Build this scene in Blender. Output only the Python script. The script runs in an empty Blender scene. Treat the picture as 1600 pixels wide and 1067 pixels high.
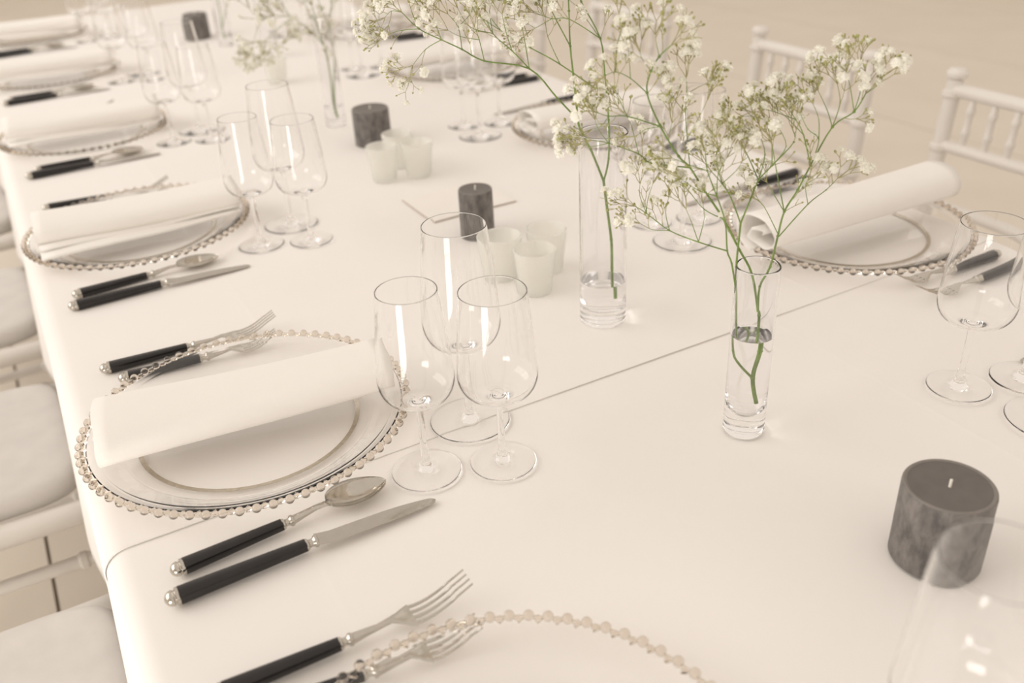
import bpy, bmesh, math, random
from mathutils import Vector, Matrix
PI = math.pi
scene = bpy.context.scene
COL = scene.collection
TZ = 0.75                                   # height of the table top above the floor

# ------------------------------------------------------------------ camera
cam_data = bpy.data.cameras.new('camera')
cam_data.lens = 1444.8 * 36.0 / 1600.0
cam_data.sensor_width = 36.0
cam_data.clip_start = 0.02
cam = bpy.data.objects.new('camera', cam_data)
COL.objects.link(cam)
_right = Vector((0.8695932, -0.4915134, -0.0471398))
_up = Vector((0.2801554, 0.4125230, 0.8667974))
_back = Vector((-0.4065963, -0.7669676, 0.4964274))
cam.matrix_world = Matrix(((_right.x, _up.x, _back.x, 0.0), (_right.y, _up.y, _back.y, 0.0),
                           (_right.z, _up.z, _back.z, TZ + 0.54), (0, 0, 0, 1)))
cam_data.dof.use_dof = True
cam_data.dof.focus_distance = 0.90
cam_data.dof.aperture_fstop = 4.2
scene.camera = cam

# ------------------------------------------------------------------ world, lights, exposure
world = bpy.data.worlds.new('room_light')
scene.world = world
world.use_nodes = True
bg = world.node_tree.nodes['Background']
bg.inputs['Color'].default_value = (1.0, 0.885, 0.775, 1)
bg.inputs['Strength'].default_value = 0.66

def area_light(name, loc, target, sx, sy, power, color):
    d = bpy.data.lights.new(name, 'AREA'); d.shape = 'RECTANGLE'; d.size = sx; d.size_y = sy
    d.energy = power; d.color = color
    o = bpy.data.objects.new(name, d); COL.objects.link(o); o.location = loc
    o.rotation_euler = (Vector(target) - Vector(loc)).to_track_quat('-Z', 'Y').to_euler()
    return o
area_light('added_soft_light_left', (-3.0, 2.8, 2.8), (0.3, 2.0, TZ), 4.4, 2.4, 68, (1.0, 0.96, 0.91))  # broad lamp added upper left to grade the table brightness; no windows there

scene.view_settings.view_transform = 'Standard'
scene.view_settings.look = 'None'
scene.view_settings.gamma = 1.0
scene.view_settings.use_curve_mapping = False
scene.view_settings.exposure = 0.385
scene.cycles.max_bounces = 20
scene.cycles.transmission_bounces = 20
scene.cycles.transparent_max_bounces = 16
scene.cycles.glossy_bounces = 8
scene.cycles.diffuse_bounces = 5
scene.cycles.caustics_reflective = True
scene.cycles.caustics_refractive = True
scene.cycles.blur_glossy = 0.0
scene.cycles.sample_clamp_indirect = 0.0

# ------------------------------------------------------------------ materials
MAT = {}
def nodes_of(name):
    m = bpy.data.materials.new(name); m.use_nodes = True
    nt = m.node_tree; b = nt.nodes['Principled BSDF']
    MAT[name] = m
    return m, nt, b
def plain(name, col, rough=0.5, metal=0.0, noise=0.0, scale=40.0, bump=0.0, bscale=300.0, **kw):
    m, nt, b = nodes_of(name)
    b.inputs['Base Color'].default_value = (*col, 1)
    b.inputs['Roughness'].default_value = rough
    b.inputs['Metallic'].default_value = metal
    for k, v in kw.items():
        b.inputs[k.replace('_', ' ')].default_value = v
    tc = nt.nodes.new('ShaderNodeTexCoord')
    if noise > 0:
        n = nt.nodes.new('ShaderNodeTexNoise'); n.inputs['Scale'].default_value = scale; n.inputs['Detail'].default_value = 4
        r = nt.nodes.new('ShaderNodeValToRGB')
        r.color_ramp.elements[0].color = (*[c * (1 - noise) for c in col], 1)
        r.color_ramp.elements[1].color = (*[min(1, c * (1 + noise)) for c in col], 1)
        r.color_ramp.elements[0].position = .3; r.color_ramp.elements[1].position = .7
        nt.links.new(tc.outputs['Object'], n.inputs['Vector'])
        nt.links.new(n.outputs['Fac'], r.inputs['Fac'])
        nt.links.new(r.outputs['Color'], b.inputs['Base Color'])
    if bump > 0:
        n = nt.nodes.new('ShaderNodeTexNoise'); n.inputs['Scale'].default_value = bscale; n.inputs['Detail'].default_value = 3
        bp = nt.nodes.new('ShaderNodeBump'); bp.inputs['Strength'].default_value = bump; bp.inputs['Distance'].default_value = .001
        nt.links.new(tc.outputs['Object'], n.inputs['Vector'])
        nt.links.new(n.outputs['Fac'], bp.inputs['Height'])
        nt.links.new(bp.outputs['Normal'], b.inputs['Normal'])
    return m
plain('cloth', (.86, .835, .81), .85, noise=.012, scale=6, bump=.12, bscale=900)
plain('napkin', (.87, .845, .81), .9, noise=.012, scale=12, bump=.18, bscale=1100)
plain('black_resin', (.012, .010, .010), .22, noise=.3, scale=60)
plain('silver', (.56, .53, .48), .13, 1.0, noise=.04, scale=90)
plain('steel', (.50, .47, .43), .12, 1.0, noise=.03, scale=120)
plain('silver_rim', (.62, .57, .49), .22, 1.0, noise=.12, scale=220)
plain('chair_white', (.75, .72, .68), .42, noise=.02, scale=20)
plain('seat_fabric', (.64, .615, .59), .9, noise=.04, scale=25, bump=.1, bscale=500)
plain('floor_board', (.73, .67, .585), .6, noise=.03, scale=3, bump=.05, bscale=60)
plain('joint', (.46, .41, .355), .9, noise=.1, scale=30)
plain('wall_paint', (.78, .72, .64), .9, noise=.02, scale=2)
plain('table_wood', (.45, .35, .25), .6, noise=.15, scale=12)
plain('wick', (.86, .83, .76), .9, noise=.05, scale=300)
plain('engraving', (.25, .24, .23), .5, 1.0, noise=.1, scale=300)
plain('card_white', (.86, .83, .79), .8, noise=.01, scale=30)
plain('card_edge', (.50, .43, .36), .8, noise=.06, scale=80)
plain('stem_green', (.16, .24, .055), .5, noise=.3, scale=60)
plain('twig', (.33, .31, .13), .6, noise=.3, scale=90)
plain('bud', (.36, .36, .14), .7, noise=.4, scale=400)
plain('calyx', (.27, .31, .10), .7, noise=.25, scale=400)
m = plain('petal', (.95, .94, .88), .8, noise=.04, scale=300)
_nt = m.node_tree; _tr = _nt.nodes.new('ShaderNodeBsdfTranslucent'); _tr.inputs['Color'].default_value = (.93, .92, .84, 1)
_mx = _nt.nodes.new('ShaderNodeMixShader'); _mx.inputs['Fac'].default_value = .32
_nt.links.new(_nt.nodes['Principled BSDF'].outputs[0], _mx.inputs[1]); _nt.links.new(_tr.outputs[0], _mx.inputs[2])
_nt.links.new(_mx.outputs[0], _nt.nodes['Material Output'].inputs['Surface'])
def glass(name, col, ior=1.45, rough=0.0):
    m, nt, b = nodes_of(name)
    b.inputs['Base Color'].default_value = (*col, 1)
    b.inputs['Roughness'].default_value = rough
    b.inputs['IOR'].default_value = ior
    b.inputs['Transmission Weight'].default_value = 1.0
    return m
glass('crystal', (1.0, 1.0, 1.0), 1.37)
glass('charger_glass', (1.0, 1.0, 1.0), 1.36)
glass('bead_glass', (.82, .76, .69), 1.50)
glass('vase_glass', (.985, .985, .99), 1.47)
glass('water', (1, 1, 1), 1.333)
m, nt, b = nodes_of('frosted_glass')        # milky frosted tumbler
b.inputs['Base Color'].default_value = (.95, .95, .92, 1); b.inputs['Roughness'].default_value = .5
b.inputs['Transmission Weight'].default_value = .72; b.inputs['IOR'].default_value = 1.3
def candle_material(name, base, dark, light, scl):
    m, nt, b = nodes_of(name)
    tc = nt.nodes.new('ShaderNodeTexCoord'); mp = nt.nodes.new('ShaderNodeMapping')
    mp.inputs['Scale'].default_value = (1, 1, .45)
    n1 = nt.nodes.new('ShaderNodeTexNoise'); n1.inputs['Scale'].default_value = scl; n1.inputs['Detail'].default_value = 7; n1.inputs['Roughness'].default_value = .65
    r1 = nt.nodes.new('ShaderNodeValToRGB')
    e = r1.color_ramp.elements
    e[0].position = .36; e[0].color = (*dark, 1); e[1].position = .66; e[1].color = (*light, 1)
    x = e.new(.47); x.color = (*base, 1)
    nt.links.new(tc.outputs['Object'], mp.inputs['Vector']); nt.links.new(mp.outputs['Vector'], n1.inputs['Vector'])
    nt.links.new(n1.outputs['Fac'], r1.inputs['Fac']); nt.links.new(r1.outputs['Color'], b.inputs['Base Color'])
    bp = nt.nodes.new('ShaderNodeBump'); bp.inputs['Strength'].default_value = .25; bp.inputs['Distance'].default_value = .001
    nt.links.new(n1.outputs['Fac'], bp.inputs['Height']); nt.links.new(bp.outputs['Normal'], b.inputs['Normal'])
    b.inputs['Roughness'].default_value = .55
candle_material('candle_wax', (.135, .124, .117), (.085, .079, .076), (.215, .197, .183), 105)
plain('candle_top', (.130, .115, .104), .45, noise=.08, scale=70)
plain('candle_rim', (.205, .185, .168), .5, noise=.08, scale=90)
m, nt, b = nodes_of('window_daylight')      # the bright pane of the narrow window
b.inputs['Base Color'].default_value = (.8, .8, .8, 1)
b.inputs['Emission Color'].default_value = (1, .985, .96, 1); b.inputs['Emission Strength'].default_value = 6.5

# ------------------------------------------------------------------ mesh helpers
def mesh_obj(name, verts, faces, mat, parent=None, smooth=True, sharp=40, loc=None):
    me = bpy.data.meshes.new(name)
    me.from_pydata([tuple(v) for v in verts], [], faces)
    me.materials.append(MAT[mat])
    if smooth:
        me.polygons.foreach_set('use_smooth', [True] * len(me.polygons))
        if sharp: me.set_sharp_from_angle(angle=math.radians(sharp))
    me.update()
    return link(name, me, parent, loc)
def link(name, me, parent=None, loc=None):
    o = bpy.data.objects.new(name, me); COL.objects.link(o)
    if parent is not None: o.parent = parent
    if loc is not None: o.location = loc
    return o
def tag(o, label, cat, group=None):
    o['label'] = label; o['category'] = cat
    if group: o['group'] = group
    return o
def thing(name, label, cat, loc=(0, 0, 0), rz=0.0, group=None):
    o = bpy.data.objects.new(name, None); COL.objects.link(o)
    o.empty_display_size = .02; o.location = loc; o.rotation_euler = (0, 0, rz)
    return tag(o, label, cat, group)
def children_of(o): return [c for c in bpy.data.objects if c.parent == o]
def copy_tree(o, parent=None, kids=None):
    c = o.copy(); COL.objects.link(c); c.parent = parent
    for ch in list(o.children): copy_tree(ch, c)
    return c
def struct(o): o['kind'] = 'structure'; return o
class MB:
    def __init__(s): s.v = []; s.f = []
    def add(s, v, f):
        n = len(s.v); s.v += [tuple(x) for x in v]; s.f += [tuple(i + n for i in q) for q in f]
    def box(s, c, d):
        x, y, z = c; a, b, e = d[0] / 2, d[1] / 2, d[2] / 2
        s.add([(x + i * a, y + j * b, z + k * e) for i in (-1, 1) for j in (-1, 1) for k in (-1, 1)],
              [(0, 1, 3, 2), (4, 6, 7, 5), (0, 4, 5, 1), (2, 3, 7, 6), (0, 2, 6, 4), (1, 5, 7, 3)])
    def lathe(s, prof, seg=32, M=None):
        """solid of revolution; a point with r = 0 closes on the axis"""
        vs, rings = [], []
        for r, z in prof:
            if r <= 1e-7: rings.append([len(vs)]); vs.append(Vector((0, 0, z)))
            else:
                rings.append(list(range(len(vs), len(vs) + seg)))
                vs += [Vector((r * math.cos(2 * PI * i / seg), r * math.sin(2 * PI * i / seg), z)) for i in range(seg)]
        fs = []
        for a, b in zip(rings, rings[1:]):
            for i in range(seg):
                j = (i + 1) % seg
                if len(a) == 1 and len(b) == 1: continue
                if len(a) == 1: fs.append((a[0], b[j], b[i]))
                elif len(b) == 1: fs.append((a[i], a[j], b[0]))
                else: fs.append((a[i], a[j], b[j], b[i]))
        if M is not None: vs = [M @ v for v in vs]
        s.add(vs, fs)
    def tube(s, pts, rad, n=6, cap=True):
        pts = [Vector(p) for p in pts]; m = len(pts)
        if not hasattr(rad, '__len__'): rad = [rad] * m
        vs = []; ref = Vector((0.31, 0.17, 0.93))
        for i, p in enumerate(pts):
            t = (pts[min(i + 1, m - 1)] - pts[max(i - 1, 0)]).normalized()
            u = t.cross(ref)
            if u.length < 1e-4: u = t.cross(Vector((1, 0, 0)))
            u.normalize(); w = t.cross(u)
            vs += [p + (u * math.cos(2 * PI * k / n) + w * math.sin(2 * PI * k / n)) * rad[i] for k in range(n)]
        fs = [(i * n + k, i * n + (k + 1) % n, (i + 1) * n + (k + 1) % n, (i + 1) * n + k) for i in range(m - 1) for k in range(n)]
        if cap: fs += [tuple(range(n))[::-1], tuple((m - 1) * n + k for k in range(n))]
        s.add(vs, fs)
    def loft(s, secs, cap=True):
        """closed sections with the same number of points"""
        n = len(secs[0]); vs = [p for q in secs for p in q]
        fs = [(i * n + k, i * n + (k + 1) % n, (i + 1) * n + (k + 1) % n, (i + 1) * n + k) for i in range(len(secs) - 1) for k in range(n)]
        if cap: fs += [tuple(range(n))[::-1], tuple((len(secs) - 1) * n + k for k in range(n))]
        s.add(vs, fs)
    def build(s, name, mat, parent=None, smooth=True, sharp=40, loc=None):
        o = mesh_obj(name, s.v, s.f, mat, parent, smooth, sharp, loc)
        bm = bmesh.new(); bm.from_mesh(o.data); bmesh.ops.recalc_face_normals(bm, faces=bm.faces); bm.to_mesh(o.data); bm.free()
        return o
def supported(prof, d=.0005):
    out = [prof[0]]
    for (r0, z0), (r1, z1) in zip(prof, prof[1:]):
        L = math.hypot(r1 - r0, z1 - z0)
        if L > .0045:
            for u in (d / L, 1 - d / L): out.append((r0 + (r1 - r0) * u, z0 + (z1 - z0) * u))
        out.append((r1, z1))
    return out
def lathe_obj(name, prof, mat, parent=None, seg=40, loc=None, sharp=35, support=True):
    if support: prof = supported(prof)
    b = MB(); b.lathe(prof, seg); return b.build(name, mat, parent, True, sharp, loc)
XUP = Matrix(((0, 0, 1, 0), (0, 1, 0, 0), (-1, 0, 0, 0), (0, 0, 0, 1)))   # lathe axis z -> x

# ================================================================== THE SETTING
floor = MB(); floor.box((2.2, 3.6, -.06), (12, 17, .08))
floor = struct(floor.build('floor', 'joint', smooth=False))
BW = 1.22
plank = MB(); plank.box((0, 0, -.011), (BW - .007, 16.9, .022)); plank_me = None
for i in range(-3, 7):
    x = -.18 + BW * (i + .5)
    if plank_me is None:
        p = plank.build('floor_board', 'floor_board', floor, smooth=False); plank_me = p.data
    else: p = link('floor_board', plank_me, floor)
    p.location = (x, 3.6, 0)
w = MB(); w.box((2.2, 11.6, 1.2), (12, .12, 2.5)); struct(w.build('wall_back', 'wall_paint', smooth=False))
w = MB(); w.box((7.9, 3.6, 1.2), (.12, 16, 2.5)); struct(w.build('wall_right', 'wall_paint', smooth=False))
# narrow low window in a wall pier behind the left-hand chairs, its daylight streaks the wine glasses
WX = -1.26; WY = -.56; WW = .90
w = MB()
w.box((WX - .05, WY - WW / 2 - .35, 1.2), (.10, .70, 2.4)); w.box((WX - .05, WY + WW / 2 + .2, 1.2), (.10, .40, 2.4))
w.box((WX - .05, WY, 1.70), (.10, WW, 1.40))
struct(w.build('wall_left', 'wall_paint', smooth=False))
win = MB(); win.box((WX - .03, WY, .50), (.012, WW + .005, 1.0)); win = struct(win.build('window_1', 'window_daylight', smooth=False))
fr = MB()
for s in (-1, 1): fr.box((WX - .02, WY + s * (WW / 2 - .006), .50), (.04, .012, 1.0))
fr.build('window_frame', 'chair_white', win, smooth=False)

# ================================================================== TABLE AND CLOTHS
X0, X1 = -.037, 1.143
YN, YF = -.95, 3.64
t = thing('banquet_table', 'long banquet table hidden under the white tablecloths', 'table', (.553, 1.35, 0))
b = MB(); b.box((0, 0, TZ - .0285), (X1 - X0 - .03, YF - YN - .03, .045)); b.build('tabletop', 'table_wood', t, smooth=False)
for sx in (-1, 1):
    for sy in (-1, -.33, .33, 1):
        b = MB(); b.box((sx * .48, sy * 2.1, (TZ - .051) / 2), (.05, .05, TZ - .051)); b.build('leg', 'table_wood', t, smooth=False)

def cloth(name, y0, y1, zoff, creases, label, hang_near, hang_far, seed):
    rnd = random.Random(seed); R = .024; DROP = .245; out = .0015 + zoff
    prof = []                                   # (x, z, dropped length) across the table
    xl, xr = X0 - out + .0015, X1 + out - .0015
    for k in range(14, 0, -1): prof.append((xl, TZ + zoff - R - DROP * k / 14, k / 14))
    for k in range(9): a = PI / 2 * k / 8; prof.append((xl + R - R * math.cos(a), TZ + zoff - R + R * math.sin(a), 0))
    xs = [xl + R + (xr - xl - 2 * R) * k / 60 for k in range(1, 60)]
    for c, hgt in creases: xs += [c + d for d in (-.010, -.005, -.0025, -.001, 0, .001, .0025, .005, .010)]
    for x in sorted(xs): prof.append((x, TZ + zoff, 0))
    for k in range(9): a = PI / 2 * (8 - k) / 8; prof.append((xr - R + R * math.cos(a), TZ + zoff - R + R * math.sin(a), 0))
    for k in range(1, 15): prof.append((xr, TZ + zoff - R - DROP * k / 14, k / 14))
    ys = sorted([y0 + (y1 - y0) * k / 90 for k in range(91)] + [y0 + .0006, y0 + .0020, y1 - .0020, y1 - .0006])
    ph = rnd.random() * 6
    V = []; n = len(prof)
    for y in ys:
        for x, z, d in prof:
            s = -1 if x < .55 else 1
            wav = d * (.010 * math.sin(y * 11 + ph + s) + .006 * math.sin(y * 23 + 2 * ph)) * s + .012 * d * s
            dz = 0
            if d == 0:
                for c, hgt in creases: dz += hgt * math.exp(-((x - c) / .0035) ** 2) * (.75 + .25 * math.sin(y * 7 + c * 9))
                dz += .0004 * math.sin(x * 9 + ph) * math.sin(y * 5.3 + ph)
            V.append((x + wav, y, z + dz))
    F = [(j * n + i, j * n + i + 1, (j + 1) * n + i + 1, (j + 1) * n + i) for j in range(len(ys) - 1) for i in range(n - 1)]
    def end(base, yy, sgn):                     # hanging end of the cloth
        idx = [i for i, q in enumerate(prof) if q[2] == 0]
        prev = [base + i for i in idx]
        for k in range(1, 16):
            cur = []
            for i in idx:
                x = prof[i][0]; zt = prof[i][1]
                if k <= 6: a = PI / 2 * k / 6; yy2 = yy + sgn * R * math.sin(a); z = zt - R * (1 - math.cos(a))
                else:
                    d = (k - 6) / 9; yy2 = yy + sgn * (R + d * (.012 + .012 * math.sin(x * 14))); z = zt - R - DROP * d
                cur.append(len(V)); V.append((x, yy2, max(z, TZ - R - DROP)))
            for q in range(len(idx) - 1): F.append((prev[q], prev[q + 1], cur[q + 1], cur[q]))
            prev = cur
    if hang_near: end(0, y0, -1)
    if hang_far: end((len(ys) - 1) * n, y1, 1)
    o = mesh_obj(name, V, F, 'cloth', None, True, 60)
    md = o.modifiers.new('thickness', 'SOLIDIFY'); md.thickness = .0012; md.offset = -1
    return tag(o, label, 'tablecloth', 'white tablecloths')
cloth('tablecloth', YN, .80, 0.0, ((.725, .0005), (.124, .0003)), 'white tablecloth in the foreground, tucked under the long one at the seam', True, False, 3)
cloth('tablecloth', .708, YF, .0016, ((.818, .0004), (.200, .0003)), 'long white tablecloth running away from the seam to the far table end', False, True, 5)
TOP = TZ + .0018                               # upper face of the far cloth

# ================================================================== GLASSWARE
def wine_profile(H, rf, zb, rw, zw, rr):
    t = .0007
    P = [(0, .0), (rf * .5, 0), (rf - .0035, 0), (rf - .0020, .0001), (rf - .0006, .0005), (rf, .0010), (rf - .0003, .0013), (rf - .0012, .0016), (rf - .004, .0017), (rf * .75, .0019), (rf * .45, .0025), (rf * .24, .0048),
         (.0052, .0105), (.0040, .017), (.0034, .03), (.0033, zb - .018), (.0040, zb - .009), (.0062, zb - .003)]
    out = []
    # bowl outer: from the stem to the widest point, then narrowing to the rim
    for k in range(1, 10):
        a = PI / 2 * k / 9; out.append((.0062 + (rw - .0062) * math.sin(a) ** .58, zb - .003 + (zw - zb + .003) * (1 - math.cos(a))))
    for k in range(1, 11):
        u = k / 10; out.append((rw + (rr - rw) * (.75 * u + .25 * u * u), zw + (H - zw) * u))
    inn = [(max(r - t, .0), z + (.0001 if z > zw else .0009)) for r, z in out][:-1]
    rim = [(rr - t * .1, H + .00035), (rr - t * .5, H + .0006), (rr - t * .9, H + .00035)]
    last = out[-1]; prev = out[-2]
    f = .0006 / math.hypot(last[0] - prev[0], last[1] - prev[1])
    near = (last[0] + (prev[0] - last[0]) * f, last[1] + (prev[1] - last[1]) * f)
    out.insert(-1, near); inn += [(near[0] - t, near[1]), (last[0] - t, last[1])]
    inner = inn[::-1]
    inner = [q for q in inner if q[0] > .009]
    return P + out + rim + inner + [(0, inner[-1][1] - .0004)]
KIND = {'L': wine_profile(.191, .0335, .084, .0350, .1055, .0268),
        'R': wine_profile(.182, .0320, .080, .0370, .1005, .0302),
        'B': wine_profile(.215, .0410, .094, .0380, .1185, .0300)}
wine_mesh = {}
for k, P in KIND.items():
    o = lathe_obj('wine_glass', P, 'crystal', None, 56, sharp=0, support=False); wine_mesh[k] = o.data; bpy.data.objects.remove(o)
def wine(kind, x, y, label, group='wine glasses on the table'):
    o = link('wine_glass', wine_mesh[kind], None, (x, y, TOP + .0003)); o.rotation_euler[2] = (x * 37 + y * 91) % 6.28
    return tag(o, label, 'wine glass', group)

# ================================================================== CHARGERS
BR, BN = .1620, 70
bead_b = MB(); bead_b.lathe([(0, -.0043)] + [(.0043 * math.sin(PI * k / 8), -.0043 * math.cos(PI * k / 8)) for k in range(1, 8)] + [(0, .0043)], 14)
_o = bead_b.build('bead', 'bead_glass', None, True, 0); bead_me = _o.data; bpy.data.objects.remove(_o)
_pl = lathe_obj('plate', [(0, .0006), (.095, .0006), (.110, .0008), (.125, .0045), (.148, .0150), (.1555, .0176), (.1565, .0186), (.1555, .0196), (.1475, .0178),
                          (.124, .0078), (.109, .0040), (.094, .0036), (0, .0036)], 'charger_glass', None, 96, sharp=50)
plate_me = _pl.data; bpy.data.objects.remove(_pl)
_b = lathe_obj('silver_band', [(.1070, .0043), (.1115, .0047), (.1117, .0052), (.1070, .0049), (.1070, .0043)], 'silver_rim', None, 96); band_me = _b.data; bpy.data.objects.remove(_b)
_b = MB()                                     # little glass webs joining plate edge and beads
for i in range(BN):
    a0, a1 = 2 * PI * i / BN, 2 * PI * (i + 1) / BN
    am = (a0 + a1) / 2; P = []
    for rr, da in ((.1553, 0), (BR - .0005, -.30), (BR + .0006, 0), (BR - .0005, .30)):
        a = am + da * (a1 - a0); P.append((rr * math.cos(a), rr * math.sin(a)))
    _b.loft([[Vector((x, y, .0180)) for x, y in P], [Vector((x, y, .0205)) for x, y in P]])
_o = _b.build('bead_webs', 'bead_glass', None, False); web_me = _o.data; bpy.data.objects.remove(_o)
_b = MB()
for i in range(BN):
    a = 2 * PI * i / BN
    _b.lathe([(0, -.0045)] + [(.0045 * math.sin(PI * k / 6), -.0045 * math.cos(PI * k / 6)) for k in range(1, 6)] + [(0, .0045)], 8, Matrix.Translation((BR * math.cos(a), BR * math.sin(a), .0200)))
_o = _b.build('bead_rim', 'bead_glass', None, True, 0); rim_me = _o.data; bpy.data.objects.remove(_o)
def charger(x, y, label, detailed):
    t = thing('charger_plate', label, 'charger plate', (x, y, TOP), 0, 'beaded glass chargers')
    link('plate', plate_me, t); link('silver_band', band_me, t)['label'] = 'thin silver band around the plate centre'
    w = link('bead_webs', web_me, t); w['kind'] = 'stuff'
    if detailed:
        for i in range(BN):
            a = 2 * PI * i / BN
            link('bead', bead_me, t, (BR * math.cos(a), BR * math.sin(a), .0200))
    else:
        r = link('bead_rim', rim_me, t); r['kind'] = 'stuff'
    return t

# ================================================================== CUTLERY  (butt at the origin, pointing along +x)
def rrect(x, w, h, z, n=12, p=3.0):
    q = []
    for k in range(n):
        a = 2 * PI * k / n; c, s = math.cos(a), math.sin(a)
        q.append(Vector((x, w / 2 * math.copysign(abs(c) ** (2 / p), c), z + h / 2 * math.copysign(abs(s) ** (2 / p), s))))
    return q
def cutlery_handle(root, x1, wb, wt):
    zb, zt = wb * .43, wt * .5 + .001
    P = [(0, -.0005)] + [(wb * .5 * math.sin(a), .0062 - .0065 * math.cos(a)) for a in (.35, .7, 1.05, 1.4)] + \
        [(wb * .50, .0066), (wb * .44, .0072), (wb * .44, .0082), (wb * .56, .0088), (wb * .57, .0102), (wb * .53, .0114), (wb * .40, .0118), (0, .0118)]
    M = Matrix.Translation((0, 0, zb)) @ Matrix.Scale(.86, 4, (0, 0, 1)) @ XUP
    b = MB(); b.lathe(P, 20, M); b.build('pommel', 'silver', root, True, 45)['label'] = 'domed silver pommel with a ring'
    b = MB(); x0 = .0115
    b.loft([rrect(x0 + (x1 - x0) * u, wb * 1.0 + (wt - wb) * u, (wb * .86) + (wt * .9 - wb * .86) * u, zb + (zt - zb) * u, 16, 3.2) for u in (0, .02, .5, .98, 1)])
    b.build('handle', 'black_resin', root, True, 40)['label'] = 'glossy black handle'
    M = Matrix.Translation((x1 - .0004, 0, zt)) @ Matrix.Scale(.9, 4, (0, 0, 1)) @ XUP
    b = MB(); r = wt * .5
    b.lathe([(0, 0), (r * 1.06, 0), (r * 1.06, .0018), (r * .80, .0028), (r * .68, .0048), (r * .80, .0068), (r * 1.05, .0076), (r * 1.12, .0088), (r * 1.05, .0102), (r * .85, .0108), (0, .0108)], 18, M)
    b.build('collar', 'silver', root, True, 45)
    return x1 + .010, zt
def strip(pts, n=10, p=2.4):
    """pts: (x, width, thickness, z) -> lofted bar"""
    b = MB(); b.loft([rrect(x, w, h, z, n, p) for x, w, h, z in pts]); return b
def make_knife():
    r = thing('table_knife', '', 'knife')
    x, z = cutlery_handle(r, .118, .0148, .0105)
    b = MB(); L = .240; secs = []
    for k in range(31):
        u = (k / 24 if k < 22 else 21 / 24 + (k - 21) / 72); xx = x - .001 + (L - x) * u
        # straight spine on the +y side, the cutting edge on the -y side sweeps up to a blunt tip
        sp = .0066; ed = -.0060 - .0030 * min(1, u / .15) ** .7
        if u > .45: sp -= .0058 * ((u - .45) / .55) ** 2.2
        if u > .55: ed += .0030 * ((u - .55) / .45) ** 2.0
        if u > .945: q = (u - .945) / .055; c = (sp + ed) / 2; hw = (sp - ed) / 2 * math.sqrt(max(.02, 1 - q * q)); sp, ed = c + hw, c - hw
        zc = z * (1 - u) + .0014 * u + (.0 if u > .12 else 0); th = .0045 * (1 - min(1, u / .12)) + .0016
        secs.append([Vector((xx, sp, zc - th * .5)), Vector((xx, sp, zc + th * .5)), Vector((xx, (sp + ed) / 2, zc + th * .55)), Vector((xx, ed, zc + .0002)), Vector((xx, ed, zc - .0002)), Vector((xx, (sp + ed) / 2, zc - th * .55))])
    b.loft(secs); bl = b.build('blade', 'steel', r, True, 30)
    e = MB()
    for k in range(14):
        if k in (4, 9): continue
        e.box((x + .033 + k * .0016, .0010, z * .66 + .00135 - k * .000075), (.0010, .0009, .0001))
    e = e.build('engraving', 'engraving', bl, False); e['kind'] = 'stuff'
    return r
def make_spoon():
    r = thing('dessert_spoon', '', 'spoon')
    x, z = cutlery_handle(r, .098, .0142, .0100)
    strip([(x - .001, .0088, .0072, z), (x + .010, .0072, .0052, z + .0015), (x + .022, .0062, .0036, z + .0030), (x + .030, .0070, .0026, z + .0028), (x + .036, .011, .0016, z + .0018)]).build('shank', 'silver', r, True, 50)
    b = MB(); x0 = x + .0315; Lb = .060; N = 18; M = 12
    top = []; V = []; F = []
    def pt(u, v, off):
        wid = .0190 * (max(0, math.sin(PI * u ** .80)) ** .62) + .0004
        depth = .0090 * math.sin(PI * min(1, u * .98 + .01)) ** .8
        yy = wid * v; zz = .0100 - .0030 * (u - .15) ** 1 - depth * (1 - v * v) * .92
        return Vector((x0 + Lb * u, yy, zz + off + .0005))
    for off in (0, -.0012):
        for i in range(N + 1):
            for j in range(M + 1): V.append(pt(i / N, -1 + 2 * j / M, off))
    S = (N + 1) * (M + 1)
    for i in range(N):
        for j in range(M):
            a = i * (M + 1) + j
            F.append((a, a + M + 1, a + M + 2, a + 1)); F.append((S + a, S + a + 1, S + a + M + 2, S + a + M + 1))
    for i in range(N):
        for j in (0, M):
            a = i * (M + 1) + j; F.append((a, S + a, S + a + M + 1, a + M + 1))
    b.add(V, F); b.build('bowl', 'silver', r, True, 55)
    return r
def make_fork(L, hx, wmax, lift):
    r = thing('table_fork', '', 'fork')
    x, z = cutlery_handle(r, hx, .0142, .0100)
    neck = x + (L - x) * .36; root = x + (L - x) * .50
    arch = lambda xx: z + lift * math.sin(PI * min(1, max(0, (xx - x) / (neck + .012 - x)))) * .35
    def zz(xx):                                  # gentle S of the fork head
        u = (xx - neck) / (L - neck)
        return .0040 + .0040 * (1 - u) ** 2 - .0030 * math.sin(PI * min(1, u * 1.25)) + lift * u ** 2.0
    b = MB()
    secs = [(x - .001, .0088, .0070, z), (x + .010, .0068, .0050, z + .0008), (x + (neck - x) * .6, .0054, .0034, z + .0012), (neck - .004, .0064, .0026, zz(neck) + .0010)]
    for k in range(1, 7):
        u = k / 6; xx = neck + (root - neck) * u
        secs.append((xx, .0064 + (wmax - .0064) * (u ** .6), .0022 - .0004 * u, zz(xx)))
    b.loft([rrect(X, W, H, Z, 12, 2.8) for X, W, H, Z in secs]); b.build('fork_head', 'silver', r, True, 50)
    for i in range(4):
        yc = (i - 1.5) * wmax / 4.05; pts = []
        for k in range(13):
            u = k / 12; xx = root - .002 + (L - root + .002) * u
            pts.append([p + Vector((0, yc * (1 - .06 * u), 0)) for p in rrect(xx, (.0034 - .0016 * u), .0019 - .0007 * u, zz(xx), 8, 2.6)])
        b = MB(); b.loft(pts); b.build('tine', 'silver', r, True, 50)
    return r
K0, S0 = make_knife(), make_spoon()
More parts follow.
